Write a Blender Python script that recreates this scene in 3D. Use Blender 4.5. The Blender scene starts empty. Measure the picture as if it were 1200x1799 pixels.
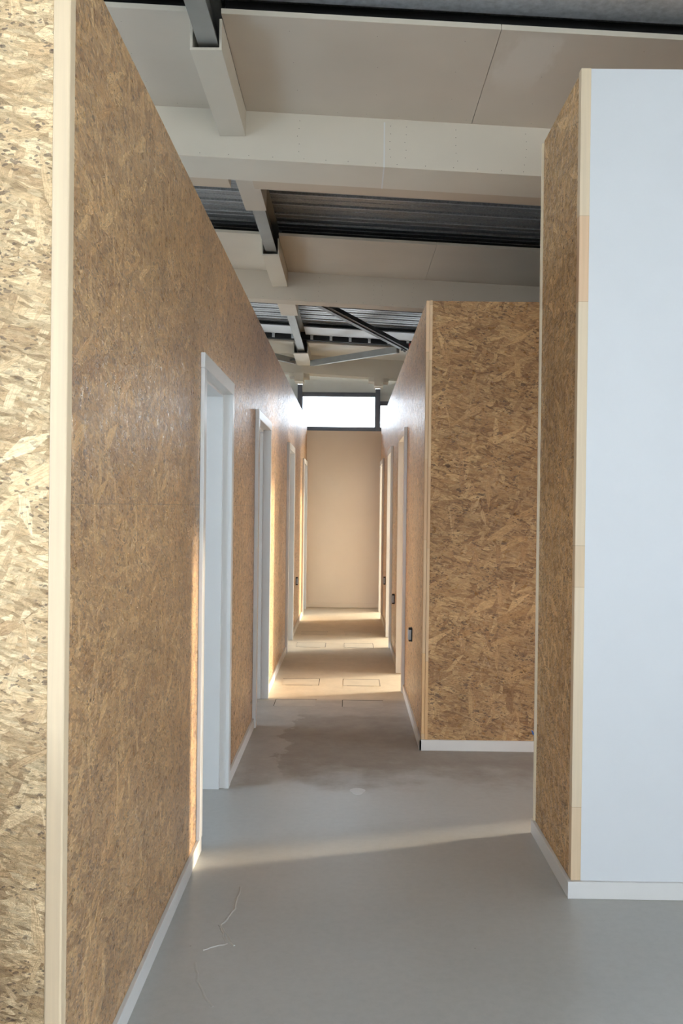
import bpy, bmesh, math, random
from mathutils import Matrix, Vector

R = math.radians
S = bpy.context.scene
COL = S.collection
random.seed(7)

# ------------------------------------------------------------------ camera
CAM_H = 1.5
cam_data = bpy.data.cameras.new('camera')
cam_data.sensor_fit = 'VERTICAL'
cam_data.sensor_height = 36.0
cam_data.lens = 36.0 * 1600 / 1799
cam_data.clip_start = 0.05
cam_data.clip_end = 300
cam = bpy.data.objects.new('camera', cam_data)
COL.objects.link(cam)
YAW, PITCH, ROLL = 0.47, 0.34, 0.68
cam.matrix_world = (Matrix.Translation((0, 0, CAM_H)) @ Matrix.Rotation(R(YAW), 4, 'Z')
                    @ Matrix.Rotation(R(90 - PITCH), 4, 'X') @ Matrix.Rotation(R(ROLL), 4, 'Z'))
S.camera = cam

# ------------------------------------------------------------------ exposure, sky, sun, daylight
S.view_settings.view_transform = 'Standard'
S.view_settings.look = 'None'
S.view_settings.gamma = 1
S.view_settings.use_curve_mapping = False
S.view_settings.exposure = -0.78

world = bpy.data.worlds.new('sky')
S.world = world
world.use_nodes = True
wn = world.node_tree.nodes
wn['Background'].inputs['Color'].default_value = (0.78, 0.89, 1.0, 1)
wn['Background'].inputs['Strength'].default_value = 15.0

SUN_SLOPE = 0.32
SUN_EL = 8.0
sd = bpy.data.lights.new('sun', 'SUN')
sd.energy = 14.5
sd.color = (1.0, 0.84, 0.60)
sd.angle = R(2.8)
sun = bpy.data.objects.new('sun', sd)
COL.objects.link(sun)
d = Vector((-1, -SUN_SLOPE, -math.tan(R(SUN_EL)) * math.hypot(1, SUN_SLOPE)))
sun.rotation_euler = d.to_track_quat('-Z', 'Y').to_euler()


def daylight(name, loc, direction, w, h, power, color):
    ld = bpy.data.lights.new(name, 'AREA')
    ld.shape = 'RECTANGLE'
    ld.size, ld.size_y = w, h
    ld.energy = power
    ld.color = color
    o = bpy.data.objects.new(name, ld)
    o.location = loc
    o.rotation_euler = Vector(direction).to_track_quat('-Z', 'Z').to_euler()
    COL.objects.link(o)
    return o


SKYBLUE = (0.45, 0.70, 1.0)
NEUTRAL = (1.0, 0.95, 0.88)
# big window front behind the camera
daylight('daylight_back', (0.2, -3.85, 2.2), (0, 1, 0), 6.0, 2.4, 70, (0.84, 0.93, 1.0))
# left (north) windows, one per room
for (y0, y1, p) in ((2.3, 3.5, 140), (5.6, 7.0, 45), (8.6, 10.2, 35), (11.6, 13.2, 30)):
    daylight('daylight_left', (-4.42, (y0 + y1) / 2, 1.4), (1, 0, 0), y1 - y0, 2.0, p, SKYBLUE)
daylight('daylight_left_front', (-4.42, -0.5, 1.9), (1, 0, 0), 3.0, 2.4, 95, (0.55, 0.78, 1.0))
# clerestory light above the left rooms
daylight('daylight_left_high', (-4.42, 6.5, 3.3), (1, 0, -0.05), 9.0, 0.5, 35, (1.0, 0.90, 0.76))
# right windows, one per room, warm
for (y0, y1, p) in ((7.7, 9.2, 240), (10.0, 11.7, 230), (12.4, 13.95, 320)):
    daylight('daylight_right', (3.42, (y0 + y1) / 2, 1.1), (-1, 0, -0.5), y1 - y0, 1.6, p, (1.0, 0.88, 0.68))
daylight('daylight_right_gap', (3.42, 4.75, 1.1), (-1, 0, 0), 0.8, 1.4, 6, (0.9, 0.94, 1.0))
daylight('daylight_right_front', (3.42, 0.2, 1.9), (-1, 0, 0), 3.0, 2.0, 22, (1.0, 0.90, 0.76))


# ------------------------------------------------------------------ material helpers
class NT:
    def __init__(self, name):
        self.m = bpy.data.materials.new(name)
        self.m.use_nodes = True
        self.t = self.m.node_tree
        self.b = self.t.nodes['Principled BSDF']

    def n(self, typ, **kw):
        nd = self.t.nodes.new(typ)
        for k, v in kw.items():
            setattr(nd, k, v)
        return nd

    def link(self, a, b):
        self.t.links.new(a, b)

    def math(self, op, a, b=None, c=None, clamp=False):
        nd = self.n('ShaderNodeMath', operation=op, use_clamp=clamp)
        for i, v in enumerate((a, b, c)):
            if v is None:
                continue
            if isinstance(v, (int, float)):
                nd.inputs[i].default_value = v
            else:
                self.link(v, nd.inputs[i])
        return nd.outputs[0]

    def ramp(self, fac, stops, interp='LINEAR'):
        nd = self.n('ShaderNodeValToRGB')
        nd.color_ramp.interpolation = interp
        el = nd.color_ramp.elements
        while len(el) < len(stops):
            el.new(0.5)
        for e, (p, c) in zip(el, stops):
            e.position = p
            e.color = (*c, 1) if len(c) == 3 else c
        self.link(fac, nd.inputs[0])
        return nd.outputs[0]

    def mix(self, fac, a, b, blend='MIX'):
        nd = self.n('ShaderNodeMix', data_type='RGBA', blend_type=blend)
        for i, v in ((0, fac), (6, a), (7, b)):
            if isinstance(v, (int, float)):
                nd.inputs[i].default_value = v
            elif isinstance(v, tuple):
                nd.inputs[i].default_value = (*v, 1) if len(v) == 3 else v
            else:
                self.link(v, nd.inputs[i])
        return nd.outputs[2]

    def uv(self):
        return self.n('ShaderNodeUVMap', uv_map='UVMap').outputs[0]

    def mapping(self, vec, rot=0.0, scale=(1, 1, 1), loc=(0, 0, 0)):
        nd = self.n('ShaderNodeMapping')
        nd.inputs['Rotation'].default_value = (0, 0, rot)
        nd.inputs['Scale'].default_value = scale
        nd.inputs['Location'].default_value = loc
        self.link(vec, nd.inputs[0])
        return nd.outputs[0]

    def noise(self, vec, scale, detail=3, rough=0.5, dims='3D'):
        nd = self.n('ShaderNodeTexNoise', noise_dimensions=dims)
        nd.inputs['Scale'].default_value = scale
        nd.inputs['Detail'].default_value = detail
        nd.inputs['Roughness'].default_value = rough
        self.link(vec, nd.inputs['Vector'])
        return nd.outputs['Fac']

    def step(self, v, lo, hi):
        nd = self.n('ShaderNodeMapRange', interpolation_type='SMOOTHSTEP')
        nd.inputs[1].default_value = lo
        nd.inputs[2].default_value = hi
        self.link(v, nd.inputs[0])
        return nd.outputs[0]

    def bump(self, h, strength, dist):
        nd = self.n('ShaderNodeBump')
        nd.inputs['Strength'].default_value = strength
        nd.inputs['Distance'].default_value = dist
        self.link(h, nd.inputs['Height'])
        self.link(nd.outputs[0], self.b.inputs['Normal'])

    def base(self, c):
        if isinstance(c, tuple):
            self.b.inputs['Base Color'].default_value = (*c, 1)
        else:
            self.link(c, self.b.inputs['Base Color'])

    def set(self, **kw):
        for k, v in kw.items():
            self.b.inputs[k.replace('_', ' ')].default_value = v


def rotated_strands(M, uv, ang, L, W, off, thr, dark=1.0):
    """one layer of wood strands: returns (mask, colour, height)"""
    w = M.n('ShaderNodeTexNoise', noise_dimensions='2D')
    w.inputs['Scale'].default_value = 9.0
    w.inputs['Detail'].default_value = 2
    M.link(uv, w.inputs['Vector'])
    add = M.n('ShaderNodeVectorMath', operation='MULTIPLY_ADD')
    M.link(w.outputs['Color'], add.inputs[0])
    add.inputs[1].default_value = (0.012, 0.012, 0)
    M.link(uv, add.inputs[2])
    p = M.mapping(add.outputs[0], rot=ang, loc=(off, off * 1.7, 0))
    p = M.mapping(p, scale=(1 / L, 1 / W, 1))
    v = M.n('ShaderNodeTexVoronoi', voronoi_dimensions='2D', feature='F1')
    v.inputs['Scale'].default_value = 1.0
    M.link(p, v.inputs['Vector'])
    sep = M.n('ShaderNodeSeparateColor')
    M.link(v.outputs['Color'], sep.inputs[0])
    e = M.n('ShaderNodeTexVoronoi', voronoi_dimensions='2D', feature='DISTANCE_TO_EDGE')
    e.inputs['Scale'].default_value = 1.0
    M.link(p, e.inputs['Vector'])
    fib = M.noise(M.mapping(p, scale=(1.2, 9.0, 1)), 1.0, 3, 0.65, '2D')
    col = M.ramp(sep.outputs[1], [(0.0, (0.31 * dark, 0.185 * dark, 0.09 * dark)),
                                  (0.22, (0.52 * dark, 0.35 * dark, 0.19 * dark)),
                                  (0.6, (0.66 * dark, 0.48 * dark, 0.285 * dark)),
                                  (1.0, (0.80 * dark, 0.64 * dark, 0.42 * dark))])
    f = M.ramp(fib, [(0.30, (0.68, 0.62, 0.55)), (0.52, (1, 1, 1)), (0.8, (1.07, 1.07, 1.05))])
    col = M.mix(1.0, col, f, 'MULTIPLY')
    edge = M.ramp(e.outputs['Distance'], [(0.0, (0.50, 0.42, 0.34)), (0.045, (1, 1, 1))])
    col = M.mix(0.6, col, edge, 'MULTIPLY')
    mask = M.math('GREATER_THAN', sep.outputs[0], thr)
    mask = M.math('MULTIPLY', mask, M.step(e.outputs['Distance'], 0.0, 0.03))
    h = M.math('ADD', M.math('MULTIPLY', sep.outputs[2], 0.7), M.math('MULTIPLY', fib, 0.5))
    return mask, col, h


def make_osb(name, seams=(), rot=0.0, scale=1.0, tint=(1, 1, 1), rough=0.36, spec=0.5, flat=0.10, coat=0.0):
    M = NT(name)
    uv0 = M.uv()
    uv = M.mapping(uv0, rot=rot, scale=(1 / scale,) * 3) if (rot or scale != 1) else uv0
    uv = M.mapping(uv, scale=(0.9, 0.9, 0.9))
    _, col, h = rotated_strands(M, uv, 0.12, 0.060, 0.013, 3.1, 0.0, 0.92)
    layers = ((1.0, 0.038, 0.009, 7.7, 0.50, 0.90), (-0.75, 0.050, 0.012, 1.3, 0.50, 0.97),
              (0.45, 0.065, 0.015, 5.9, 0.58, 0.99), (-0.25, 0.080, 0.018, 9.4, 0.62, 1.0),
              (0.08, 0.095, 0.021, 13.3, 0.72, 1.04), (-1.2, 0.060, 0.014, 17.3, 0.78, 1.0),
              (0.30, 0.026, 0.0055, 23.1, 0.60, 0.86), (-0.5, 0.110, 0.026, 29.7, 0.90, 1.07),
              (1.45, 0.085, 0.019, 37.7, 0.92, 1.05))
    for ang, L, W, off, thr, dk in layers:
        m, c, hh = rotated_strands(M, uv, ang, L, W, off, thr, dk)
        col = M.mix(M.math('MULTIPLY', m, 0.82), col, c)
        hm = M.n('ShaderNodeMix', data_type='FLOAT')
        M.link(m, hm.inputs[0]); M.link(h, hm.inputs[2]); M.link(hh, hm.inputs[3])
        h = hm.outputs[0]
    col = M.mix(flat, col, (0.50, 0.36, 0.215))
    # dark bark flecks and splinters, warped so that none is round
    wn_ = M.n('ShaderNodeTexNoise', noise_dimensions='2D')
    wn_.inputs['Scale'].default_value = 60
    wn_.inputs['Detail'].default_value = 3
    M.link(uv, wn_.inputs['Vector'])
    ad = M.n('ShaderNodeVectorMath', operation='MULTIPLY_ADD')
    M.link(wn_.outputs['Color'], ad.inputs[0])
    ad.inputs[1].default_value = (0.012, 0.012, 0)
    M.link(uv, ad.inputs[2])
    for sc, lo, stretch, ang, dd in ((70, 0.975, 2.4, 0.4, 0.36), (115, 0.88, 2.2, -0.5, 0.36), (190, 0.82, 2.0, 0.9, 0.38)):
        v = M.n('ShaderNodeTexVoronoi', voronoi_dimensions='2D', feature='F1')
        v.inputs['Scale'].default_value = sc
        M.link(M.mapping(ad.outputs[0], rot=ang, scale=(1 / stretch, 1, 1)), v.inputs['Vector'])
        sp = M.n('ShaderNodeSeparateColor')
        M.link(v.outputs['Color'], sp.inputs[0])
        k = M.math('MULTIPLY', M.math('GREATER_THAN', sp.outputs[0], lo), M.math('LESS_THAN', v.outputs['Distance'], dd))
        cl = M.step(M.noise(uv, 9, 3, 0.6, '2D'), 0.42, 0.58)
        k = M.math('MULTIPLY', k, cl)
        col = M.mix(M.math('MULTIPLY', k, 0.75), col, (0.14, 0.09, 0.06))
    # crushed fines between the big strands
    fine = M.ramp(M.noise(M.mapping(uv, rot=0.1, scale=(0.45, 1, 1)), 150, 3, 0.7, '2D'), [(0.36, (0.80, 0.76, 0.70)), (0.52, (1, 1, 1)), (0.72, (1.08, 1.08, 1.06))])
    col = M.mix(0.8, col, fine, 'MULTIPLY')
    drift = M.ramp(M.noise(uv, 2.6, 3, 0.5, '2D'), [(0.3, (0.86, 0.85, 0.83)), (0.7, (1.08, 1.08, 1.07))])
    col = M.mix(1.0, col, drift, 'MULTIPLY')
    col = M.mix(1.0, col, tint, 'MULTIPLY')
    # sheet joints
    sx = M.n('ShaderNodeSeparateXYZ')
    M.link(uv0, sx.inputs[0])
    for z in seams:
        g = M.math('LESS_THAN', M.math('ABSOLUTE', M.math('SUBTRACT', sx.outputs[1], z)), 0.0013)
        col = M.mix(M.math('MULTIPLY', g, 0.45), col, (0.10, 0.065, 0.04))
    M.base(col)
    M.set(IOR=1.6)
    blot = M.noise(uv, 26, 4, 0.65, '2D')
    rr = M.n('ShaderNodeMapRange')
    rr.inputs[1].default_value = 0.35
    rr.inputs[2].default_value = 0.65
    rr.inputs[3].default_value = rough * 0.65
    rr.inputs[4].default_value = rough * 1.45
    M.link(blot, rr.inputs[0])
    M.link(rr.outputs[0], M.b.inputs['Roughness'])
    M.b.inputs['Specular IOR Level'].default_value = spec
    hb = M.math('ADD', h, M.math('MULTIPLY', M.noise(M.mapping(uv, scale=(0.5, 1, 1)), 110, 3, 0.7, '2D'), 1.3))
    hb = M.math('ADD', hb, M.math('MULTIPLY', blot, 2.2))
    M.bump(hb, 1.0, 0.0035)
    if coat:
        M.set(Coat_Weight=coat, Coat_Roughness=0.30)
        cb = M.n('ShaderNodeBump')
        cb.inputs['Strength'].default_value = 1.0
        cb.inputs['Distance'].default_value = 0.0022
        M.link(hb, cb.inputs['Height'])
        M.link(cb.outputs[0], M.b.inputs['Coat Normal'])
    return M.m


OSB_LEFT = make_osb('osb_left', seams=(0.22, 1.5, 2.135), tint=(1.12, 0.91, 0.66), rough=0.37, spec=0.9, coat=0.55)
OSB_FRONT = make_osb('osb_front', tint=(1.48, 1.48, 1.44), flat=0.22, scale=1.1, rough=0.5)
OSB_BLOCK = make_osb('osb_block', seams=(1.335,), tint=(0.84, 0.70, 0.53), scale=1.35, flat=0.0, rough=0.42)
OSB_SIDE = make_osb('osb_side', seams=(2.15,), tint=(1.12, 0.91, 0.66), rough=0.37, spec=0.9, coat=0.55)
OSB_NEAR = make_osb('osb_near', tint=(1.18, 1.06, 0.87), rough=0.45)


def make_pine(name, base=(0.76, 0.60, 0.40), joints=()):
    M = NT(name)
    uv = M.uv()
    g = M.noise(M.mapping(uv, scale=(60, 1.5, 1)), 1.0, 4, 0.6, '2D')
    col = M.ramp(g, [(0.3, tuple(c * 0.94 for c in base)), (0.55, base), (0.8, tuple(min(1, c * 1.07) for c in base))])
    sx = M.n('ShaderNodeSeparateXYZ')
    M.link(uv, sx.inputs[0])
    for z0, z1, tone in joints:
        a = M.math('MULTIPLY', M.math('GREATER_THAN', sx.outputs[1], z0), M.math('LESS_THAN', sx.outputs[1], z1))
        col = M.mix(a, col, M.mix(1.0, col, tone, 'MULTIPLY'))
        for z in (z0, z1):
            ln = M.math('LESS_THAN', M.math('ABSOLUTE', M.math('SUBTRACT', sx.outputs[1], z)), 0.001)
            col = M.mix(M.math('MULTIPLY', ln, 0.5), col, (0.35, 0.22, 0.12))
    M.base(col)
    M.set(Roughness=0.5)
    M.bump(g, 0.12, 0.001)
    return M.m


PINE = make_pine('pine', (0.72, 0.56, 0.37))
PINE_NEAR = make_pine('pine_jointed', (0.72, 0.585, 0.41),
                      joints=((2.30, 2.63, (0.98, 0.83, 0.74)), (0.0, 0.35, (0.97, 0.90, 0.84)), (1.2, 1.36, (0.95, 0.90, 0.84))))
PINE_BLOCK = make_pine('pine_block', (0.66, 0.47, 0.28),
                       joints=((2.46, 2.8, (1.22, 1.22, 1.25)), (1.3, 1.8, (0.97, 0.90, 0.85)), (0.1, 0.6, (1.05, 0.95, 0.8))))
PLY_EDGE = make_pine('plywood_edge', (0.78, 0.68, 0.50))


def make_paint(name, color, rough=0.5, var=0.04, bump=0.05, scale=6.0, spec=0.5, metallic=0.0):
    M = NT(name)
    tc = M.n('ShaderNodeTexCoord')
    n = M.noise(tc.outputs['Object'], scale, 4, 0.55)
    col = M.ramp(n, [(0.3, tuple(c * (1 - var) for c in color)), (0.7, tuple(min(1, c * (1 + var)) for c in color))])
    M.base(col)
    M.set(Roughness=rough, Metallic=metallic)
    M.b.inputs['Specular IOR Level'].default_value = spec
    if bump:
        M.bump(M.noise(tc.outputs['Object'], scale * 40, 2), bump, 0.001)
    return M.m


WHITE_PANEL = make_paint('white_wall_paint', (0.68, 0.70, 0.72), 0.55, 0.01)
WHITE_GLOSS = make_paint('white_lacquer', (0.72, 0.72, 0.71), 0.30, 0.01, 0.0)
BASE_WHITE = make_paint('baseboard_white', (0.70, 0.69, 0.67), 0.4, 0.015, 0.0)
PLASTER_END = make_paint('end_wall_plasterboard', (0.84, 0.745, 0.635), 0.75, 0.03, 0.03, 1.5)
ROOM_WHITE = make_paint('room_plaster', (0.74, 0.71, 0.66), 0.7, 0.03)
SPANDREL = make_paint('spandrel_grey', (0.52, 0.52, 0.49), 0.6, 0.03)
ANTHRACITE = make_paint('anthracite_frame', (0.085, 0.09, 0.11), 0.4, 0.05, 0.0)
STEEL = make_paint('painted_steel', (0.27, 0.265, 0.24), 0.45, 0.08, 0.05, 5.0)
STEEL_DARK = make_paint('painted_steel_dark', (0.045, 0.045, 0.047), 0.45, 0.08, 0.05)
GALV_WHITE = make_paint('light_flashing', (0.62, 0.64, 0.66), 0.45, 0.06, 0.0)
BLACK = make_paint('black_plastic', (0.012, 0.012, 0.013), 0.6, 0.1, 0.0)
GREY_BOX = make_paint('zinc_grey', (0.42, 0.44, 0.46), 0.4, 0.05, 0.0, metallic=0.3)
BLUE = make_paint('blue_plastic', (0.05, 0.20, 0.62), 0.4, 0.05, 0.0)
RED = make_paint('red_paint', (0.62, 0.06, 0.04), 0.4, 0.05, 0.0)
DARK_LINE = make_paint('dark_joint', (0.10, 0.085, 0.07), 0.8, 0.1, 0.0)
SCREW = make_paint('screw_steel', (0.16, 0.14, 0.12), 0.5, 0.1, 0.0)
FACADE = make_paint('facade_render', (0.62, 0.60, 0.56), 0.8, 0.04)
GROUND = make_paint('pale_gravel', (0.80, 0.78, 0.73), 0.9, 0.1, 0.1, 2.0)
ROOF_FAR = make_paint('pale_roof', (0.86, 0.87, 0.88), 0.8, 0.03, 0.0)


def make_board(name, base, smear=None):
    """filled and sanded plasterboard"""
    M = NT(name)
    tc = M.n('ShaderNodeTexCoord')
    P = tc.outputs['Object']
    n = M.noise(P, 1.6, 3, 0.5)
    col = M.ramp(n, [(0.3, tuple(c * 0.95 for c in base)), (0.7, tuple(min(1, c * 1.04) for c in base))])
    if smear:
        x0, x1, y0, y1 = smear
        sx = M.n('ShaderNodeSeparateXYZ')
        M.link(P, sx.inputs[0])
        wob = M.math('MULTIPLY', M.math('SUBTRACT', M.noise(M.mapping(P, scale=(1, 0.35, 1)), 9, 3, 0.6), 0.5), 0.25)
        cx = M.math('ABSOLUTE', M.math('SUBTRACT', M.math('ADD', sx.outputs[0], wob), (x0 + x1) / 2))
        k = M.math('SUBTRACT', 1.0, M.step(cx, (x1 - x0) * 0.28, (x1 - x0) * 0.5))
        k2 = M.math('MULTIPLY', M.step(sx.outputs[1], y0 - 0.05, y0 + 0.05), M.math('SUBTRACT', 1.0, M.step(sx.outputs[1], y1 - 0.3, y1)))
        k = M.math('MULTIPLY', M.math('MULTIPLY', k, k2), 0.35)
        col = M.mix(k, col, (0.72, 0.67, 0.60))
    M.base(col)
    M.set(Roughness=0.7)
    M.b.inputs['Specular IOR Level'].default_value = 0.3
    return M.m


BOARD = make_board('plasterboard_painted', (0.55, 0.485, 0.40))
BOARD_SMEAR = make_board('plasterboard_smeared', (0.55, 0.48, 0.395), smear=(0.72, 0.98, 4.3, 4.95))
BOARD_RAW = make_board('plasterboard_raw', (0.50, 0.40, 0.30))
BOARD_LIGHT = make_board('plasterboard_light', (0.60, 0.54, 0.445))
BOARD_EDGE = make_board('plasterboard_edge', (0.66, 0.60, 0.52))


def make_deck():
    M = NT('corrugated_deck')
    tc = M.n('ShaderNodeTexCoord')
    P = tc.outputs['Object']
    sp = M.noise(P, 60, 3, 0.7)
    col = M.ramp(sp, [(0.35, (0.20, 0.205, 0.21)), (0.65, (0.33, 0.335, 0.34))])
    M.base(col)
    M.set(Metallic=0.45, Roughness=0.4)
    M.bump(M.noise(P, 90, 2), 0.15, 0.001)
    return M.m


DECK = make_deck()
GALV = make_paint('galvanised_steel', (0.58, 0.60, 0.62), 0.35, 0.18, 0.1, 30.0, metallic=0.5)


def make_floor():
    M = NT('sealed_screed')
    tc = M.n('ShaderNodeTexCoord')
    P = tc.outputs['Object']
    sx = M.n('ShaderNodeSeparateXYZ')
    M.link(P, sx.inputs[0])
    X, Y = sx.outputs[0], sx.outputs[1]
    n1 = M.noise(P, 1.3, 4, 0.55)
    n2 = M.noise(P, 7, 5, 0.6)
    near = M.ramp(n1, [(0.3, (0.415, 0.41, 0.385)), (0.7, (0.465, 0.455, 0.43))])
    dust_shade = M.ramp(n2, [(0.3, (0.30, 0.262, 0.225)), (0.7, (0.37, 0.328, 0.285))])
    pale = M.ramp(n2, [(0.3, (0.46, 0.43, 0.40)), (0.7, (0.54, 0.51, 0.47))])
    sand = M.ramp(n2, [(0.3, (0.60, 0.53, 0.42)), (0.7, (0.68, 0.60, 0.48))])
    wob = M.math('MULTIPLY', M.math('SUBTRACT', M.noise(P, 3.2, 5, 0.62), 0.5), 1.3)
    # brown dust past the first door, with the doorway shade painted in
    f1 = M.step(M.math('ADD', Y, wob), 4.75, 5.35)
    col = M.mix(f1, near, dust_shade)
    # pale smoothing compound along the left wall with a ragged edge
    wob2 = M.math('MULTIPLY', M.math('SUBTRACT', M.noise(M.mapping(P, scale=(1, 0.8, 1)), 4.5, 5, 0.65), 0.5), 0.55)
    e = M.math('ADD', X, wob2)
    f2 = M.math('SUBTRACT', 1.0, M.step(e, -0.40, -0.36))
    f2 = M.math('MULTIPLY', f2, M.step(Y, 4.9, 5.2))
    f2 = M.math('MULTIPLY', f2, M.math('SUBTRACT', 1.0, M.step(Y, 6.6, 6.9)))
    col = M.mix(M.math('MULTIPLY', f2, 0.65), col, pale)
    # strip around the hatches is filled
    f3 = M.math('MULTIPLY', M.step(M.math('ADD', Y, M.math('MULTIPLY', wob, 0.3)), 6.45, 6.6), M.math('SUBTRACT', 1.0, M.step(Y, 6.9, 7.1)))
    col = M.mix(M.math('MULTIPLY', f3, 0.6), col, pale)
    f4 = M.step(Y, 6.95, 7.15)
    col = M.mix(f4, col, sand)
    # fine speckle and scuffs
    sc = M.noise(P, 30, 5, 0.7)
    col = M.mix(0.5, col, M.ramp(sc, [(0.35, (0.90, 0.90, 0.90)), (0.6, (1.02, 1.02, 1.02))]), 'MULTIPLY')
    v = M.n('ShaderNodeTexVoronoi', feature='F1')
    v.inputs['Scale'].default_value = 3.0
    M.link(P, v.inputs['Vector'])
    dot = M.math('LESS_THAN', v.outputs['Distance'], 0.012)
    col = M.mix(M.math('MULTIPLY', dot, 0.5), col, (0.2, 0.18, 0.16))
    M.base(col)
    rg = M.n('ShaderNodeMapRange')
    rg.inputs[3].default_value = 0.34
    rg.inputs[4].default_value = 0.60
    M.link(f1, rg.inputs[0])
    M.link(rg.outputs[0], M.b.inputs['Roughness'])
    M.b.inputs['Specular IOR Level'].default_value = 0.4
    M.bump(M.noise(P, 18, 4, 0.6), 0.08, 0.002)
    return M.m


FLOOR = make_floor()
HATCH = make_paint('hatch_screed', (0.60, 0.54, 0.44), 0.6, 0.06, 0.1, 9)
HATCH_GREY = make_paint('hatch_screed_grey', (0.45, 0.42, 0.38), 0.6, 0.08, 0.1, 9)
FILLER = make_paint('filler', (0.62, 0.61, 0.59), 0.6, 0.05, 0.05, 9)
CRACK = make_paint('crack_filler', (0.49, 0.475, 0.44), 0.6, 0.05, 0.0, 9)


def make_glass():
    M = NT('window_glass')
    out = M.t.nodes['Material Output']
    tr = M.n('ShaderNodeBsdfTransparent')
    gl = M.n('ShaderNodeBsdfGlossy')
    gl.inputs['Roughness'].default_value = 0.02
    fr = M.n('ShaderNodeFresnel')
    fr.inputs['IOR'].default_value = 1.45
    mx = M.n('ShaderNodeMixShader')
    M.link(fr.outputs[0], mx.inputs[0])
    M.link(tr.outputs[0], mx.inputs[1])
    M.link(gl.outputs[0], mx.inputs[2])
    M.link(mx.outputs[0], out.inputs['Surface'])
    M.t.nodes.remove(M.b)
    return M.m


GLASS = make_glass()


# ------------------------------------------------------------------ mesh helpers
def box(bm, x0, x1, y0, y1, z0, z1):
    vs = [bm.verts.new((x, y, z)) for x in (x0, x1) for y in (y0, y1) for z in (z0, z1)]
    for f in ((0, 1, 3, 2), (4, 6, 7, 5), (0, 4, 5, 1), (2, 3, 7, 6), (0, 2, 6, 4), (1, 5, 7, 3)):
        bm.faces.new([vs[i] for i in f])


def prism(bm, pts, axis, a0, a1):
    """extrude a 2D outline along an axis. axis 'x': pts=(y,z); 'y': pts=(x,z); 'z': pts=(x,y)"""
    def P(p, a):
        return {'x': (a, p[0], p[1]), 'y': (p[0], a, p[1]), 'z': (p[0], p[1], a)}[axis]
    A = [bm.verts.new(P(p, a0)) for p in pts]
    B = [bm.verts.new(P(p, a1)) for p in pts]
    n = len(pts)
    bm.faces.new(A)
    bm.faces.new(B[::-1])
    for i in range(n):
        j = (i + 1) % n
        bm.faces.new((A[i], B[i], B[j], A[j]))


def uvs(bm, off=(0, 0)):
    bmesh.ops.recalc_face_normals(bm, faces=bm.faces)
    l = bm.loops.layers.uv.new('UVMap')
    for f in bm.faces:
        n = f.normal
        a = [abs(c) for c in n]
        for lp in f.loops:
            c = lp.vert.co
            if a[0] >= a[1] and a[0] >= a[2]:
                u = (c.y, c.z)
            elif a[1] >= a[2]:
                u = (c.x, c.z)
            else:
                u = (c.x, c.y)
            lp[l].uv = (u[0] + off[0], u[1] + off[1])


def obj(name, bm, mat, parent=None, bevel=0.0, off=(0, 0), smooth=False):
    uvs(bm, off)
    me = bpy.data.meshes.new(name)
    bm.to_mesh(me)
    bm.free()
    me.materials.append(mat)
    o = bpy.data.objects.new(name, me)
    COL.objects.link(o)
    if parent:
        o.parent = parent
    if bevel:
        md = o.modifiers.new('bevel', 'BEVEL')
        md.width = bevel
        md.segments = 2
        md.limit_method = 'ANGLE'
    if smooth:
        for p in me.polygons:
            p.use_smooth = True
    return o


def boxes(name, lst, mat, parent=None, bevel=0.0, off=(0, 0), shear=False):
    bm = bmesh.new()
    for b in lst:
        box(bm, *b)
    if shear:
        for v in bm.verts:
            v.co.z += roof_dz(v.co.x)
    return obj(name, bm, mat, parent, bevel, off)


def struct(o, label=None):
    o['kind'] = 'structure'
    if label:
        o['label'] = label
    return o


def tag(o, label, cat, group=None):
    o['label'] = label
    o['category'] = cat
    if group:
        o['group'] = group
    return o


def empty(name, loc=(0, 0, 0)):
    o = bpy.data.objects.new(name, None)
    o.empty_display_size = 0.1
    COL.objects.link(o)
    o.location = loc
    return o


def local(o, parent):
    """parent o (built in world coordinates) under an empty that may be away from the origin"""
    o.parent = parent
    o.matrix_parent_inverse = Matrix.Translation(parent.location).inverted()
    return o


def roof_dz(x):
    return -0.050 * (x + 0.65)


def RZ(h):
    return CAM_H + h


# key planes
XL = -0.637      # left wall face
XB = 0.465       # right block face
XN = 0.875       # near right box face
WALL_TOP = 2.775
NEAR_TOP = 3.195
Y_LF = 2.04      # front of the left partition
Y_NF, Y_NB = 3.52, 4.20
Y_BF = 5.63
Y_END = 13.5
OUT_L, OUT_R, OUT_B, OUT_F = -4.5, 3.5, -4.0, 14.2
ROOF = 2.45      # deck underside above camera height
BB_H, BB_T = 0.066, 0.015
TH = 0.16        # partition thickness


# ------------------------------------------------------------------ floor
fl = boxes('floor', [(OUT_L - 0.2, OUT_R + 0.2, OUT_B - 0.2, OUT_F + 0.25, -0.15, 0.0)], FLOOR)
struct(fl, 'grey sealed screed floor, with dust, stains and painted shade towards the corridor')


def floor_pt(px, py):
    t = 0.0119
    dx, dy = px - 613, py - 890
    dxr, dyr = dx + dy * t, dy - dx * t
    Y = 1600 * CAM_H / dyr
    return (dxr * Y / 1600, Y)


def ribbon(name, pts, w, mat, parent, h=0.0015):
    bm = bmesh.new()
    for i in range(len(pts) - 1):
        a, b = Vector(pts[i]), Vector(pts[i + 1])
        dvec = (b - a).normalized()
        nn = Vector((-dvec.y, dvec.x)) * w / 2
        e = dvec * w * 0.3
        q = [a - nn - e, b - nn + e, b + nn + e, a + nn - e]
        top = [bm.verts.new((*(p * 0.4 + m_ * 0.6), h)) for p, m_ in zip(q, (a, b, b, a))]
        bot = [bm.verts.new((*p, 0.0)) for p in q]
        bm.faces.new(top)
        for k in range(4):
            bm.faces.new((bot[k], bot[(k + 1) % 4], top[(k + 1) % 4], top[k]))
    return obj(name, bm, mat, parent)


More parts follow.
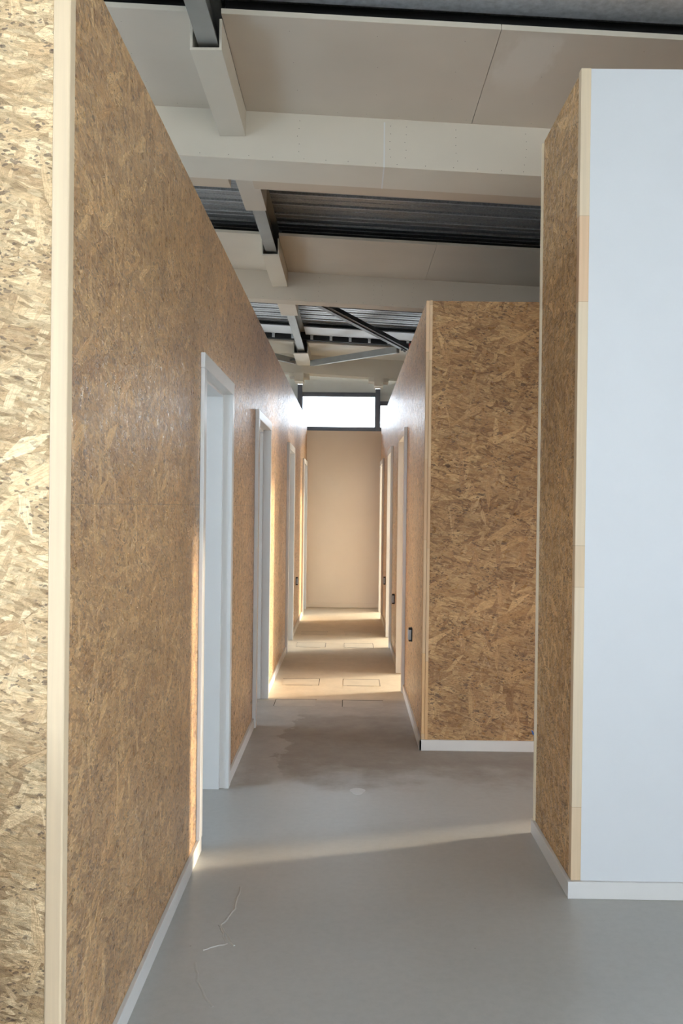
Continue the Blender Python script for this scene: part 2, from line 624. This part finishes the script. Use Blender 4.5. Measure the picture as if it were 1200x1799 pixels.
def wobble(pts, n=6, amp=0.004):
    out = []
    for a, b in zip(pts[:-1], pts[1:]):
        for i in range(n):
            t = i / n
            out.append((a[0] + (b[0] - a[0]) * t + random.uniform(-amp, amp), a[1] + (b[1] - a[1]) * t + random.uniform(-amp, amp)))
    out.append(pts[-1])
    return out


for line in ([(422, 1560), (412, 1600), (386, 1628), (410, 1664)], [(386, 1628), (396, 1660), (356, 1672)],
             [(340, 1694), (348, 1735), (372, 1772)]):
    o = ribbon('crack', wobble([floor_pt(*p) for p in line]), 0.009, CRACK, fl, 0.0022)
# round splash of filler
bm = bmesh.new()
cx, cy = floor_pt(628, 1391)
pts = [(cx + (0.038 + 0.008 * math.sin(3 * a)) * math.cos(a), cy + 0.055 * math.sin(a)) for a in [i * math.tau / 20 for i in range(20)]]
prism(bm, pts, 'z', 0.0002, 0.0015)
o = obj('filler_spot', bm, FILLER, fl)
o['label'] = 'pale round spot of filler'

# hatches set in the floor: rows of two
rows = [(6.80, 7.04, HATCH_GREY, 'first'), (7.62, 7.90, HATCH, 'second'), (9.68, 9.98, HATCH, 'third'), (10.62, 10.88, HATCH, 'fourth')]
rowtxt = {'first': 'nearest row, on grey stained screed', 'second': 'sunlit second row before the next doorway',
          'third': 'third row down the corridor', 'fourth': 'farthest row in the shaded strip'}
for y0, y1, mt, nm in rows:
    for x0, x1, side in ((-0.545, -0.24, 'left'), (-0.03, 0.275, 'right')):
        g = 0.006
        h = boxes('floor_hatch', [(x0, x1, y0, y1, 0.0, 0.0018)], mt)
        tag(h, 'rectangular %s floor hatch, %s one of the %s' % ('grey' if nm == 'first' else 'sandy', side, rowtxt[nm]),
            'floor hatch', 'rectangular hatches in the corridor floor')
        lst = [(x0 - g, x1 + g, y1, y1 + g * 2.5, 0.0, 0.0012)]
        if nm == 'first':
            lst.append((x0 - g, x0, y0 + 0.02, y1, 0.0, 0.0012))
        elif nm != 'fourth':
            lst.append((x1, x1 + g, y0, y1, 0.0, 0.0012))
            lst.append((x0 + 0.03, x1 - 0.05, y0 - g, y0, 0.0, 0.0008))
        boxes('open_joint', lst, DARK_LINE, h)


# ------------------------------------------------------------------ walls with openings
def wall_along_y(name, x0, x1, ya, yb, z1, openings, mat, label, off=(0, 0)):
    """openings: (y0, y1, ztop)"""
    lst = []
    y = ya
    for (a, b, zt) in openings:
        lst.append((x0, x1, y, a, 0, z1))
        lst.append((x0, x1, a, b, zt, z1))
        y = b
    lst.append((x0, x1, y, yb, 0, z1))
    return struct(boxes(name, lst, mat, off=off), label)


CAS = 0.065
HEAD = 2.15       # outer top of the door casing
L_DOORS = [(3.87, 4.87), (6.12, 7.12), (9.26, 10.22), (12.35, 13.32)]
R_DOORS = [(7.36, 8.28), (9.68, 10.56), (12.15, 13.08)]


def opening(dr):
    return (dr[0] + CAS - 0.02, dr[1] - CAS + 0.02, HEAD - CAS + 0.02)


wall_along_y('wall_left', XL - TH, XL, Y_LF + 0.037, Y_END, WALL_TOP, [opening(q) for q in L_DOORS], OSB_LEFT,
             'long OSB partition on the left of the corridor with four white door frames')
struct(boxes('wall_left_front', [(OUT_L, XL - 0.037, Y_LF, Y_LF + TH, 0, WALL_TOP + 0.6)], OSB_FRONT, off=(0.3, 0.2)),
       'OSB end face of the left partition nearest the camera')
wall_along_y('wall_right', XB, XB + TH, Y_BF + 0.037, Y_END, WALL_TOP, [opening(q) for q in R_DOORS], OSB_SIDE,
             'OSB partition on the right of the corridor with three door frames', off=(2.2, 0))
struct(boxes('wall_right_front', [(XB + 0.037, OUT_R, Y_BF, Y_BF + TH, 0, WALL_TOP)], OSB_BLOCK, off=(0.9, 0)),
       'OSB wall facing the camera at the start of the right row of rooms')
struct(boxes('wall_end', [(XL - TH, XB + TH, Y_END, Y_END + 0.12, 0, 2.622)], PLASTER_END),
       'salmon plasterboard wall closing the corridor below the bright window')
# near right box
nb = boxes('wall_right_near', [(XN, XN + 0.02, Y_NF + 0.037, Y_NB - 0.012, 0, NEAR_TOP - 0.01)], OSB_NEAR, off=(1.7, 0.4))
struct(nb, 'narrow OSB flank of the near right partition')
struct(boxes('wall_right_white', [(XN + 0.037, OUT_R, Y_NF, Y_NF + 0.02, 0, NEAR_TOP)], WHITE_PANEL),
       'white painted front of the near right partition')
struct(boxes('wall_right_back', [(XN + 0.02, OUT_R, Y_NB - 0.02, Y_NB, 0, NEAR_TOP - 0.01)], OSB_NEAR),
       'rear OSB face of the near right partition')
# unseen half-height wall, added to shade the foot of the left front panel
struct(boxes('shade_wall', [(-3.2, -0.72, 1.64, 1.74, 0, 1.0)], OSB_NEAR), 'added half-height OSB wall out of view, shading the foot of the left partition')
# room dividers
for k, y in enumerate((5.4, 8.15, 11.2)):
    struct(boxes('wall_left_divider', [(OUT_L, XL - TH, y, y + 0.12, 0, WALL_TOP)], ROOM_WHITE), 'white divider between the left rooms')
for k, y in enumerate((9.30, 11.78)):
    struct(boxes('wall_right_divider', [(XB + TH, OUT_R, y, y + 0.12, 0, WALL_TOP)], ROOM_WHITE), 'white divider between the right rooms')

struct(boxes('ceiling', [(XB + TH, OUT_R, Y_BF + TH, OUT_F - 0.06, 2.56, 2.60)], ROOM_WHITE), 'added unseen lid over the right rooms, holding back light spill')  # unseen lid, added to keep light from the right rooms off the roof
# trims (timber corner posts)
def trim(name, b, mat, label, bevel=0.003, off=(0, 0)):
    o = boxes(name, [b], mat, bevel=bevel, off=off)
    return struct(o, label)


trim('trim_1', (XL - 0.037, XL + 0.002, Y_LF - 0.003, Y_LF + 0.037, 0, WALL_TOP + 0.6), PINE, 'pale pine corner post at the near end of the left partition', 0.004)
trim('trim_2', (XN - 0.002, XN + 0.037, Y_NF - 0.003, Y_NF + 0.037, BB_H, NEAR_TOP + 0.002), PINE_NEAR, 'jointed pine corner post beside the white panel')
trim('trim_3', (XN - 0.010, XN + 0.012, Y_NB - 0.012, Y_NB + 0.004, BB_H, NEAR_TOP - 0.02), PLY_EDGE, 'thin pale edge strip at the far corner of the near right partition', 0.001)
trim('trim_4', (XB - 0.002, XB + 0.018, Y_BF - 0.003, Y_BF + 0.037, BB_H, WALL_TOP + 0.002), PINE_BLOCK, 'pine corner strip at the corner of the right row of rooms', 0.002)
trim('trim_5', (XB + 0.0185, XB + 0.037, Y_BF - 0.005, Y_BF + 0.037, BB_H, WALL_TOP + 0.004), PINE_BLOCK, 'second pine corner strip beside the OSB face', 0.002, off=(0.4, 0.05))

# baseboards
def baseboard(name, lst, label, mat=BASE_WHITE):
    return struct(boxes(name, lst, mat, bevel=0.002), label)


segs = []
y = Y_LF - 0.003
for a, b in L_DOORS:
    segs.append((XL, XL + BB_T, y, a + CAS if a == L_DOORS[0][0] else a, 0, BB_H))
    y = b
segs.append((XL, XL + BB_T, y, Y_END, 0, BB_H))
baseboard('baseboard_left', segs, 'white baseboard along the left partition')
segs = []
y = Y_BF - BB_T
for a, b in R_DOORS:
    segs.append((XB - BB_T, XB, y, a, 0, BB_H))
    y = b
segs.append((XB - BB_T, XB, y, Y_END, 0, BB_H))
baseboard('baseboard_right', segs, 'white baseboard along the right corridor wall')
baseboard('baseboard_right_front', [(XB - BB_T, OUT_R, Y_BF - BB_T, Y_BF, 0, BB_H)], 'white baseboard below the OSB wall facing the camera')
baseboard('baseboard_near', [(XN - BB_T, OUT_R, Y_NF - BB_T, Y_NF, 0, BB_H), (XN - BB_T, XN, Y_NF, Y_NB + 0.02, 0, BB_H)],
          'white baseboard around the near right partition')
baseboard('baseboard_end', [(XL + BB_T, XB - BB_T, Y_END - 0.012, Y_END, 0.004, BB_H)], 'salmon baseboard of the end wall', PLASTER_END)


# doors: open frames without a leaf
def door_frame(n, face, sgn, dr, label):
    """sgn=+1: corridor lies on +x side of the wall face (left wall); -1: right wall"""
    y0, y1 = dr
    e = empty('door_%d' % n, (face, (y0 + y1) / 2, 0))
    struct(e, label)
    t = 0.018 if n == 1 else 0.027
    def X(a, b):
        p, q = face + sgn * a, face + sgn * b
        return (min(p, q), max(p, q))
    xa = X(0.0, t)
    # casing: two uprights and a head
    for a, b in ((y0, y0 + CAS), (y1 - CAS, y1)):
        local(boxes('casing', [(*xa, a, b, 0 if (a > y0 or n != 1) else BB_H, HEAD - CAS)], WHITE_GLOSS, bevel=0.003), e)
    local(boxes('casing_head', [(*xa, y0, y1, HEAD - CAS, HEAD)], WHITE_GLOSS, bevel=0.003), e)
    # lining with a rebate towards the corridor
    xd = X(-TH - 0.002, 0.003)
    xs = X(-TH + 0.0, -0.032)
    i0, i1, zi = y0 + CAS - 0.02, y1 - CAS + 0.02, HEAD - CAS + 0.02
    L = 0.02
    for a, b, s0, s1 in ((i0, i0 + L, i0 + L, i0 + L + 0.014), (i1 - L, i1, i1 - L - 0.014, i1 - L)):
        local(boxes('jamb', [(*xd, a, b, 0, zi), (*xs, s0, s1, 0, zi - L)], WHITE_GLOSS, bevel=0.0015), e)
    local(boxes('head_lining', [(*xd, i0 + L, i1 - L, zi - L, zi), (*xs, i0 + L + 0.014, i1 - L - 0.014, zi - L - 0.014, zi - L)], WHITE_GLOSS, bevel=0.0015), e)
    return e


ltx = ['white door frame in the left OSB wall, nearest the camera', 'second white door frame from the camera in the left wall',
       'third door frame in the left wall', 'farthest door frame in the left wall, beside the end wall']
rtx = ['nearest door frame in the right corridor wall', 'middle door frame in the right corridor wall', 'farthest door frame in the right corridor wall']
for i, q in enumerate(L_DOORS):
    door_frame(i + 1, XL, 1, q, ltx[i])
for i, q in enumerate(R_DOORS):
    door_frame(i + 5, XB, -1, q, rtx[i])


# ------------------------------------------------------------------ outer walls and windows
def window(n, axis, plane, a0, a1, z0, z1, label, fr=0.06, dep=0.07, mull=(), side=None):
    e = empty('window_%d' % n, (plane, (a0 + a1) / 2, z0) if axis == 'x' else ((a0 + a1) / 2, plane, z0))
    struct(e, label)
    def B(a, b, c, d_, p0, p1):
        return (p0, p1, a, b, c, d_) if axis == 'x' else (a, b, p0, p1, c, d_)
    p0, p1 = plane - dep / 2, plane + dep / 2
    fs_ = fr if side is None else side
    lst = [B(a0, a0 + fs_, z0, z1, p0, p1), B(a1 - fs_, a1, z0, z1, p0, p1), B(a0 + fs_, a1 - fs_, z0, z0 + fr, p0, p1), B(a0 + fs_, a1 - fs_, z1 - fr, z1, p0, p1)]
    for m_ in mull:
        lst.append(B(m_ - fr / 2, m_ + fr / 2, z0 + fr, z1 - fr, p0, p1))
    local(boxes('window_frame', lst, ANTHRACITE, bevel=0.003), e)
    local(boxes('pane', [B(a0 + fs_, a1 - fs_, z0 + fr, z1 - fr, plane - 0.004, plane + 0.004)], GLASS), e)
    return e


def outer_wall(name, axis, plane0, plane1, ya, yb, ztop, holes, label):
    """holes (a0,a1,z0,z1) sorted along the wall"""
    lst = []
    y = ya
    def B(a, b, c, d_):
        return (plane0, plane1, a, b, c, d_) if axis == 'x' else (a, b, plane0, plane1, c, d_)
    for (a0, a1, z0, z1) in holes:
        if a0 > y:
            lst.append(B(y, a0, 0, ztop))
        if z0 > 0:
            lst.append(B(a0, a1, 0, z0))
        lst.append(B(a0, a1, z1, ztop))
        y = a1
    lst.append(B(y, yb, 0, ztop))
    return struct(boxes(name, lst, FACADE), label)


wn_i = 1
# right facade
holes = [(-1.3, 1.7, 0.9, 2.9), (4.0, 5.30, 0.1, 2.0), (7.6, 9.25, 0.1, 2.35), (10.0, 11.75, 0.1, 2.35), (12.35, 14.0, 0.1, 2.35)]
outer_wall('wall_outer_right', 'x', OUT_R, OUT_R + 0.2, OUT_B, OUT_F + 0.2, RZ(ROOF) + roof_dz(OUT_R) + 0.02, holes, 'outer wall on the sunny right side')
for (a0, a1, z0, z1) in holes:
    window(wn_i, 'x', OUT_R + 0.12, a0, a1, z0, z1, 'window in the outer right wall', 0.05)
    wn_i += 1
# left facade
holes = [(-2.0, 1.0, 0.7, 2.9), (2.3, 3.5, 0.4, 2.4), (5.6, 7.0, 0.4, 2.4), (8.6, 10.2, 0.4, 2.4), (11.6, 13.2, 0.4, 2.4)]
outer_wall('wall_outer_left', 'x', OUT_L - 0.2, OUT_L, OUT_B, OUT_F + 0.2, 3.0, holes, 'outer wall on the left side')
struct(boxes('wall_outer_left', [(OUT_L - 0.2, OUT_L, OUT_B, 1.9, 3.0, 4.13), (OUT_L - 0.2, OUT_L, 11.1, OUT_F + 0.2, 3.0, 4.13), (OUT_L - 0.2, OUT_L, 1.9, 11.1, 3.62, 4.13)], FACADE), 'upper outer wall above the left windows')
window(wn_i, 'x', OUT_L - 0.12, 1.9, 11.1, 3.0, 3.62, 'strip window high in the outer left wall', 0.05, mull=(4.2, 6.5, 8.8))
wn_i += 1
for (a0, a1, z0, z1) in holes:
    window(wn_i, 'x', OUT_L - 0.12, a0, a1, z0, z1, 'window in the outer left wall', 0.05)
    wn_i += 1
# back facade
holes = [(-2.8, 3.2, 1.0, 3.4)]
outer_wall('wall_back', 'y', OUT_B - 0.2, OUT_B, OUT_L, OUT_R, 3.75, holes, 'outer wall behind the camera')
window(wn_i, 'y', OUT_B - 0.12, -2.8, 3.2, 1.0, 3.4, 'wide window behind the camera', 0.06, mull=(-0.8, 1.2))
wn_i += 1

# front (far) facade with clerestory: steel posts every 1.2 m, stepped heads
posts = [-0.783 - 2.42, -0.783 - 1.21, -0.783, 0.427, 0.427 + 1.21, 0.427 + 2.42]
SILL = RZ(1.235)
heads = []
PW = 0.072
struct(boxes('wall_far', [(OUT_L, OUT_R, OUT_F - 0.05, OUT_F + 0.2, 0, SILL - 0.062)], FACADE), 'outer wall below the far clerestory')
for i in range(len(posts) - 1):
    a, b = posts[i] + PW / 2, posts[i + 1] - PW / 2
    hd = RZ(1.775) - 0.13 * abs(i - 2)
    e = window(wn_i, 'y', OUT_F + 0.0, a, b, SILL - 0.062, hd,
               ['far clerestory window hidden left', 'far clerestory window left of the post', 'bright blown-out clerestory window above the end wall',
                'clerestory window right of the steel post', 'far clerestory window hidden right'][i], 0.066, 0.06, side=0.008)
    wn_i += 1
    sp = boxes('spandrel', [(a, b, OUT_F - 0.02, OUT_F + 0.02, hd, RZ(2.06) + roof_dz((a + b) / 2) + 0.04)], SPANDREL)
    local(sp, e)
struct(boxes('wall_far_side', [(OUT_L, posts[0] - PW / 2, OUT_F - 0.03, OUT_F + 0.2, SILL - 0.062, RZ(2.6)),
                          (posts[-1] + PW / 2, OUT_R, OUT_F - 0.03, OUT_F + 0.2, SILL - 0.062, RZ(2.2))], FACADE), 'closed ends beside the far clerestory')
for i, px in enumerate(posts):
    o = boxes('window_post', [(px - PW / 2, px + PW / 2, OUT_F - 0.07, OUT_F + 0.05, SILL - 0.062, RZ(1.883) + roof_dz(px))], ANTHRACITE, bevel=0.003)
    tag(o, ['dark window post far left behind the partition', 'dark window post left of the corridor', 'dark steel window post at the left edge of the bright clerestory window',
            'dark steel window post at the right edge of the bright clerestory window', 'dark window post right of the corridor', 'dark window post far right behind the partition'][i],
        'window post', 'dark posts of the far clerestory')

# outside
struct(boxes('ground', [(-60, 60, -60, 90, -0.4, -0.16)], GROUND), 'pale gravel ground outside')
nbm = bmesh.new()
box(nbm, -14, 16, 40, 52, -0.2, 4.75)
prism(nbm, [(-14.4, 4.75), (16.4, 4.75), (16.4, 5.0), (-14.4, 5.25)], 'y', 39.6, 52.4)
tag(obj('neighbouring_building', nbm, ROOF_FAR), 'pale flat-roofed building far outside, seen low in the bright window', 'building')

# ------------------------------------------------------------------ roof
def deck():
    bm = bmesh.new()
    y = OUT_B - 0.2
    prof = []
    P = 0.25
    z0 = RZ(ROOF)
    yy = y
    off = 0.09
    yy += off
    prof.append((y, z0 + 0.001))
    while yy < OUT_F + 0.3:
        prof += [(yy, z0), (yy + 0.088, z0), (yy + 0.094, z0 + 0.010), (yy + 0.106, z0 + 0.010), (yy + 0.112, z0), (yy + 0.196, z0),
                 (yy + 0.206, z0 + 0.05), (yy + 0.238, z0 + 0.05), (yy + 0.248, z0 + 0.0)]
        yy += P
    top = [(prof[-1][0], z0 + 0.09), (prof[0][0], z0 + 0.09)]
    xa, xb = OUT_L - 0.3, OUT_R + 0.3
    A = [bm.verts.new((xa, p[0], p[1] + roof_dz(xa))) for p in prof]
    B = [bm.verts.new((xb, p[0], p[1] + roof_dz(xb))) for p in prof]
    for i in range(len(prof) - 1):
        bm.faces.new((A[i], A[i + 1], B[i + 1], B[i]))
    o = obj('ceiling', bm, DECK)
    glints = bmesh.new()  # pale strips standing in for window reflections along the deck ribs
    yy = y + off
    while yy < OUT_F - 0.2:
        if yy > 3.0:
            box(glints, xa, xb, yy + 0.252, yy + 0.262, z0 - 0.004, z0 + 0.004)
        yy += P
    for v in glints.verts:
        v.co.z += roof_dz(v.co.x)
    obj('rib_glint', glints, GALV, o)
    # roof build-up above the deck
    ins = boxes('roof_insulation', [(xa, xb, prof[0][0], prof[-1][0], z0 + 0.055, z0 + 0.2)], FACADE, o, shear=True)
    return o


struct(deck(), 'grey corrugated metal roof deck')


def screw_rows(parent, rows, axis_face='z', h=0.0008, r=0.0026):
    """small sunk screw heads. rows: list of (x,y,z, nx,ny,nz)"""
    bm = bmesh.new()
    for (x, y, z, n) in rows:
        n = Vector(n)
        q = n.to_track_quat('Z', 'Y')
        ring = []
        for k in range(6):
            a = k * math.tau / 6
            v = q @ Vector((r * math.cos(a), r * math.sin(a), 0))
            ring.append(bm.verts.new(Vector((x, y, z)) + v + n * h))
        bm.faces.new(ring)
    uvl = obj('screw_heads', bm, SCREW, parent)
    uvl['kind'] = 'stuff'
    return uvl


XA, XZ = OUT_L + 0.012, OUT_R - 0.005
BOXX = (-0.778, -0.627)


def rz(h, x):
    return RZ(h) + roof_dz(x)


def soffit(y0, y1, mat, label, joints=(), rim=0.024, screws=True):
    lst = []
    xs = [XA, BOXX[0]] + [BOXX[1]] + list(joints) + [XZ]
    for i in range(len(xs) - 1):
        if i == 1:
            continue
        lst.append((xs[i] + (0.0015 if i else 0), xs[i + 1] - (0.0015 if i < len(xs) - 2 else 0), y0, y1, RZ(2.30), RZ(2.30) + rim))
    o = boxes('soffit_panel', lst, mat, shear=True)
    tag(o, label, 'ceiling panel', 'plasterboard soffit panels between the beams')
    e = boxes('front_edge', [(a, b, y0 - 0.004, y0, RZ(2.30), RZ(2.30) + rim) for (a, b, *_r) in lst], BOARD_LIGHT, o, shear=True)
    if screws:
        rows = []
        for xx in [-2.4 + 0.42 * i for i in range(12)]:
            yy = y0 + 0.12
            while yy < y1 - 0.05:
                x = xx + random.uniform(-0.02, 0.02)
                rows.append((x, yy, rz(2.30, x), (0, 0, -1)))
                yy += 0.31
        for i in range(22):
            x = -1.6 + i * 0.19 + random.uniform(-0.04, 0.04)
            rows.append((x, y1 - 0.05, rz(2.30, x), (0, 0, -1)))
        screw_rows(o, rows)
    return o


def beam(y0, y1, label, strip=None, joint=None, mat=BOARD_LIGHT, low=2.02, botmat=None, bare=False):
    o = boxes('boxed_beam', [(XA, XZ, y0, y1, RZ(low), RZ(ROOF) - 0.003)], mat, shear=True)
    tag(o, label, 'beam', 'plasterboard boxed beams crossing the ceiling')
    if strip:
        s = boxes('backing_strip', [(BOXX[1], XZ, y1, y1 + strip, RZ(low) + 0.004, RZ(ROOF) - 0.003),
                                    (XA, BOXX[0], y1, y1 + strip, RZ(low) + 0.001, RZ(ROOF) - 0.003)], BOARD_RAW if not bare else BOARD_EDGE, o, shear=True)
    if joint:
        boxes('filled_joint', [(joint - 0.004, joint + 0.004, y0 - 0.0008, y1, RZ(low) - 0.0012, RZ(2.28))], FILLER, o, shear=True)
    rows = []
    if not bare:
        for i in range(36):
            x = -1.9 + i * 0.145 + random.uniform(-0.02, 0.02)
            rows.append((x, y0, rz(low + 0.02, x), (0, -1, 0)))
        for xx in (0.22, 0.30, 0.60, 1.0, -0.32, 1.45):
            for k in range(5):
                x = xx + random.uniform(-0.008, 0.008)
                rows.append((x, y0, rz(low + 0.06 + 0.045 * k, x), (0, -1, 0)))
        screw_rows(o, rows, r=0.0026)
    return o


soffit(4.27, 5.314, BOARD_SMEAR, 'plasterboard soffit panel nearest the camera, with a smeared filled joint', joints=(0.685,))
beam(5.314, 5.67, 'big boxed plasterboard beam nearest the camera, above the first doorway', strip=0.155, joint=0.18)
soffit(7.76, 8.95, BOARD, 'middle plasterboard soffit panel between the two dark metal deck fields', joints=(0.72,))
beam(8.95, 9.13, 'middle boxed plasterboard beam in front of the open braced deck', mat=BOARD)
soffit(12.82, 13.87, BOARD_LIGHT, 'far plasterboard soffit panel close to the clerestory window', screws=False)
beam(13.87, 14.12, 'far boxed plasterboard beam directly above the clerestory window', bare=True)
# heads boxed around the posts, carried by the far beam
for i, px in enumerate(posts[1:5]):
    h = boxes('boxed_post_head', [(px - 0.068, px + 0.068, 13.80, 13.868, RZ(1.885), RZ(2.02)), (px - 0.068, px + 0.068, 13.868, 14.12, RZ(1.885), RZ(2.018)),
                                  (px - 0.15, px + 0.15, 13.872, 14.12, RZ(1.955), RZ(2.018))], BOARD_LIGHT, shear=True)
    tag(h, ['plasterboard post head left of the corridor', 'small boxed plasterboard head above the left window post', 'small boxed plasterboard head above the right window post',
            'plasterboard post head right of the corridor'][i], 'post head', 'boxed heads above the clerestory posts')

# steel rafter running along the corridor with plasterboard casings
rf = empty('steel_rafter', (-0.70, -3.8, RZ(2.19)))
tag(rf, 'grey steel rafter running down the corridor, partly boxed in plasterboard', 'rafter')


def ibeam(name, xc, y0, y1, zb, zt, w, mat, parent=None):
    bm = bmesh.new()
    tf, tw = 0.009, 0.012
    box(bm, xc - w / 2, xc + w / 2, y0, y1, zb, zb + tf)
    box(bm, xc - w / 2, xc + w / 2, y0, y1, zt - tf, zt)
    box(bm, xc - tw / 2 - 0.012, xc + tw / 2 - 0.012, y0, y1, zb + tf, zt - tf)
    return obj(name, bm, mat)


for a, b in ((OUT_B, 5.312), (5.828, 8.948), (9.132, 13.868)):
    local(ibeam('steel_profile', -0.697, a, b, RZ(2.19), RZ(ROOF) - 0.005, 0.095, STEEL), rf)
for (a, b, lo, wx, mt) in ((4.31, 5.312, 2.15, BOXX, BOARD_LIGHT), (5.828, 6.65, 2.15, BOXX, BOARD), (7.83, 8.948, 2.15, BOXX, BOARD_LIGHT),
                       (9.132, 10.3, 2.15, (-0.79, -0.60), BOARD_EDGE), (12.79, 13.868, 2.14, (-0.81, -0.60), BOARD_LIGHT)):
    # hollow casing around the lower flange: bottom board, two side boards
    t = 0.0125
    x0, x1 = wx
    zt = RZ(2.297) if a not in (5.828, 9.132) else RZ(2.43)
    o = boxes('plasterboard_casing', [(x0, x1, a, b, RZ(lo), RZ(lo) + t), (x0, x0 + t, a, b, RZ(lo) + t, zt), (x1 - t, x1, a, b, RZ(lo) + t, zt)], mt, bevel=0.001)
    local(o, rf)


# roof bracing between beam two and the facade
def bar(name, p0, p1, w, t, mat, parent, channel=False):
    p0, p1 = Vector(p0), Vector(p1)
    dv = p1 - p0
    L = dv.length
    bm = bmesh.new()
    if channel:
        box(bm, 0, L, -w / 2, w / 2, 0, 0.006)
        box(bm, 0, L, -w / 2, -w / 2 + 0.007, 0.006, t)
        box(bm, 0, L, w / 2 - 0.007, w / 2, 0.006, t)
        box(bm, 0, L, -w * 0.16, w * 0.16, -0.012, 0.0)
    else:
        box(bm, 0, L, -w / 2, w / 2, 0, t)
    q = dv.to_track_quat('X', 'Z').to_matrix().to_4x4()
    bmesh.ops.transform(bm, matrix=Matrix.Translation(p0) @ q, verts=bm.verts)
    return local(obj(name, bm, mat), parent)


node = (0.715, 11.90, rz(2.12, 0.70))
b1 = empty('roof_brace', node)
tag(b1, 'dark steel channel brace crossing the open deck to the right', 'brace')
bar('channel', (-0.42, 9.35, rz(2.12, -0.42)), node, 0.115, 0.05, STEEL_DARK, b1, True)
local(boxes('gusset_plate', [(0.66, 0.86, 11.74, 12.02, node[2] + 0.05, node[2] + 0.06)], STEEL_DARK), b1)
for bx, by in ((0.66, 11.80), (0.70, 11.90)):
    bm = bmesh.new()
    prism(bm, [(bx + 0.016 * math.cos(a), by + 0.016 * math.sin(a)) for a in [k * math.tau / 6 for k in range(6)]], 'z', node[2] - 0.03, node[2])
    local(obj('bolt', bm, STEEL), b1)
o = boxes('marking', [(0.745, 0.765, 11.70, 11.74, node[2] + 0.0, node[2] + 0.05)], RED)
local(o, b1)
o['label'] = 'small red marking'
b2 = empty('roof_brace', (-0.60, 13.55, rz(2.08, -0.6)))
tag(b2, 'flat grey steel brace running from the rafter box up to the dark brace', 'brace')
bar('flat_bar', (-0.585, 13.55, rz(2.085, -0.6)), (0.62, 12.02, rz(2.10, 0.65)), 0.05, 0.085, STEEL, b2)
b3 = empty('roof_brace', (-0.82, 13.45, rz(2.08, -0.82)))
tag(b3, 'short grey steel brace left of the rafter box, mostly hidden by the partition', 'brace')
bar('flat_bar', (-0.83, 13.45, rz(2.085, -0.83)), (-2.1, 12.0, rz(2.10, -2.1)), 0.05, 0.085, STEEL, b3)
local(boxes('gusset_plate', [(-0.95, -0.812, 13.34, 13.42, rz(2.12, -0.85), rz(2.12, -0.85) + 0.012)], STEEL_DARK), b3)

pu = boxes('steel_purlin', [(BOXX[1] - 0.015, XZ, 4.05, 4.31, RZ(2.395), RZ(2.445)), (XA, -0.76, 4.05, 4.31, RZ(2.395), RZ(2.445))], GALV, shear=True)
tag(pu, 'speckled galvanised steel purlin at the very top of the view', 'purlin')
# light flashing strip and black strip as shade in the flute openings above the far soffit
fs = boxes('flashing_strip', [(XA, -0.765, 12.12, 12.665, RZ(2.385), RZ(2.392)), (-0.63, XZ, 12.12, 12.665, RZ(2.385), RZ(2.392))], GALV_WHITE, shear=True)
tag(fs, 'pale metal flashing strip below the deck near the clerestory', 'flashing')
cl = boxes('flute_shade', [(XA, XZ, 12.74, 12.80, RZ(2.325), RZ(2.44))], BLACK, shear=True)
tag(cl, 'black strip as painted shade of the flute openings, with small white brackets, above the far soffit', 'painted shade')
for i in range(13):
    x = -1.62 + 0.268 * i
    if -0.80 < x < -0.58:
        continue
    boxes('bracket', [(x - 0.018, x + 0.018, 12.70, 12.735, RZ(2.335), RZ(2.42)), (x - 0.03, x + 0.03, 12.68, 12.735, RZ(2.395), RZ(2.415))], GALV_WHITE, cl, shear=True)
# black strips standing in for shade in the gaps above the nearer soffits
for y, lab in ((4.42, 'black strip as painted shade in the gap above the nearest soffit panel'), (8.10, 'black strip as painted shade in the gap above the middle soffit panel')):
    o = boxes('gap_shade', [(XA, BOXX[0], y, y + 0.03, RZ(2.33), RZ(2.446)), (BOXX[1], XZ, y, y + 0.03, RZ(2.33), RZ(2.446))], BLACK, shear=True)
    tag(o, lab, 'foam strip', 'black strips of painted shade above the soffit panels')


# ------------------------------------------------------------------ sockets and small things
def socket(face, sgn, y, z, label):
    e = empty('wall_socket', (face, y, z))
    tag(e, label, 'socket', 'uncovered grey socket boxes in the OSB walls')
    def X(a, b):
        p, q = face + sgn * a, face + sgn * b
        return (min(p, q), max(p, q))
    local(boxes('mounting_frame', [(*X(0, 0.007), y - 0.040, y + 0.040, z - 0.048, z + 0.048)], BLACK), e)
    local(boxes('insert', [(*X(0.007, 0.030), y - 0.036, y + 0.036, z - 0.036, z + 0.036)], GREY_BOX, bevel=0.003), e)
    for zc in (-0.042, 0.042):
        local(boxes('clip', [(*X(0.007, 0.024), y - 0.032, y + 0.020, z + zc - 0.006, z + zc + 0.006)], BLACK), e)


socket(XB, -1, 6.57, 0.585, 'uncovered grey socket nearest the camera on the right OSB wall')
socket(XB, -1, 9.10, 0.585, 'uncovered grey socket between the nearest and middle right door frames')
socket(XB, -1, 11.35, 0.585, 'uncovered grey socket before the farthest right door frame')
socket(XL, 1, 11.10, 0.585, 'uncovered grey socket on the left OSB wall before the farthest door')

# little blue cable end at the bottom of the OSB front
bm = bmesh.new()
for k, (x, y, z, r) in enumerate(((1.150, Y_BF, 0.118, 0.004), (1.150, Y_BF - 0.02, 0.112, 0.004))):
    pass
prism(bm, [(1.153 + 0.007 * math.cos(a), 0.115 + 0.007 * math.sin(a)) for a in [k * math.tau / 8 for k in range(8)]], 'y', Y_BF - 0.03, Y_BF)
prism(bm, [(1.146 + 0.004 * math.cos(a), 0.128 + 0.004 * math.sin(a)) for a in [k * math.tau / 8 for k in range(8)]], 'y', Y_BF - 0.02, Y_BF)
tag(obj('cable_end', bm, BLUE), 'small blue cable end low on the OSB wall facing the camera', 'cable')
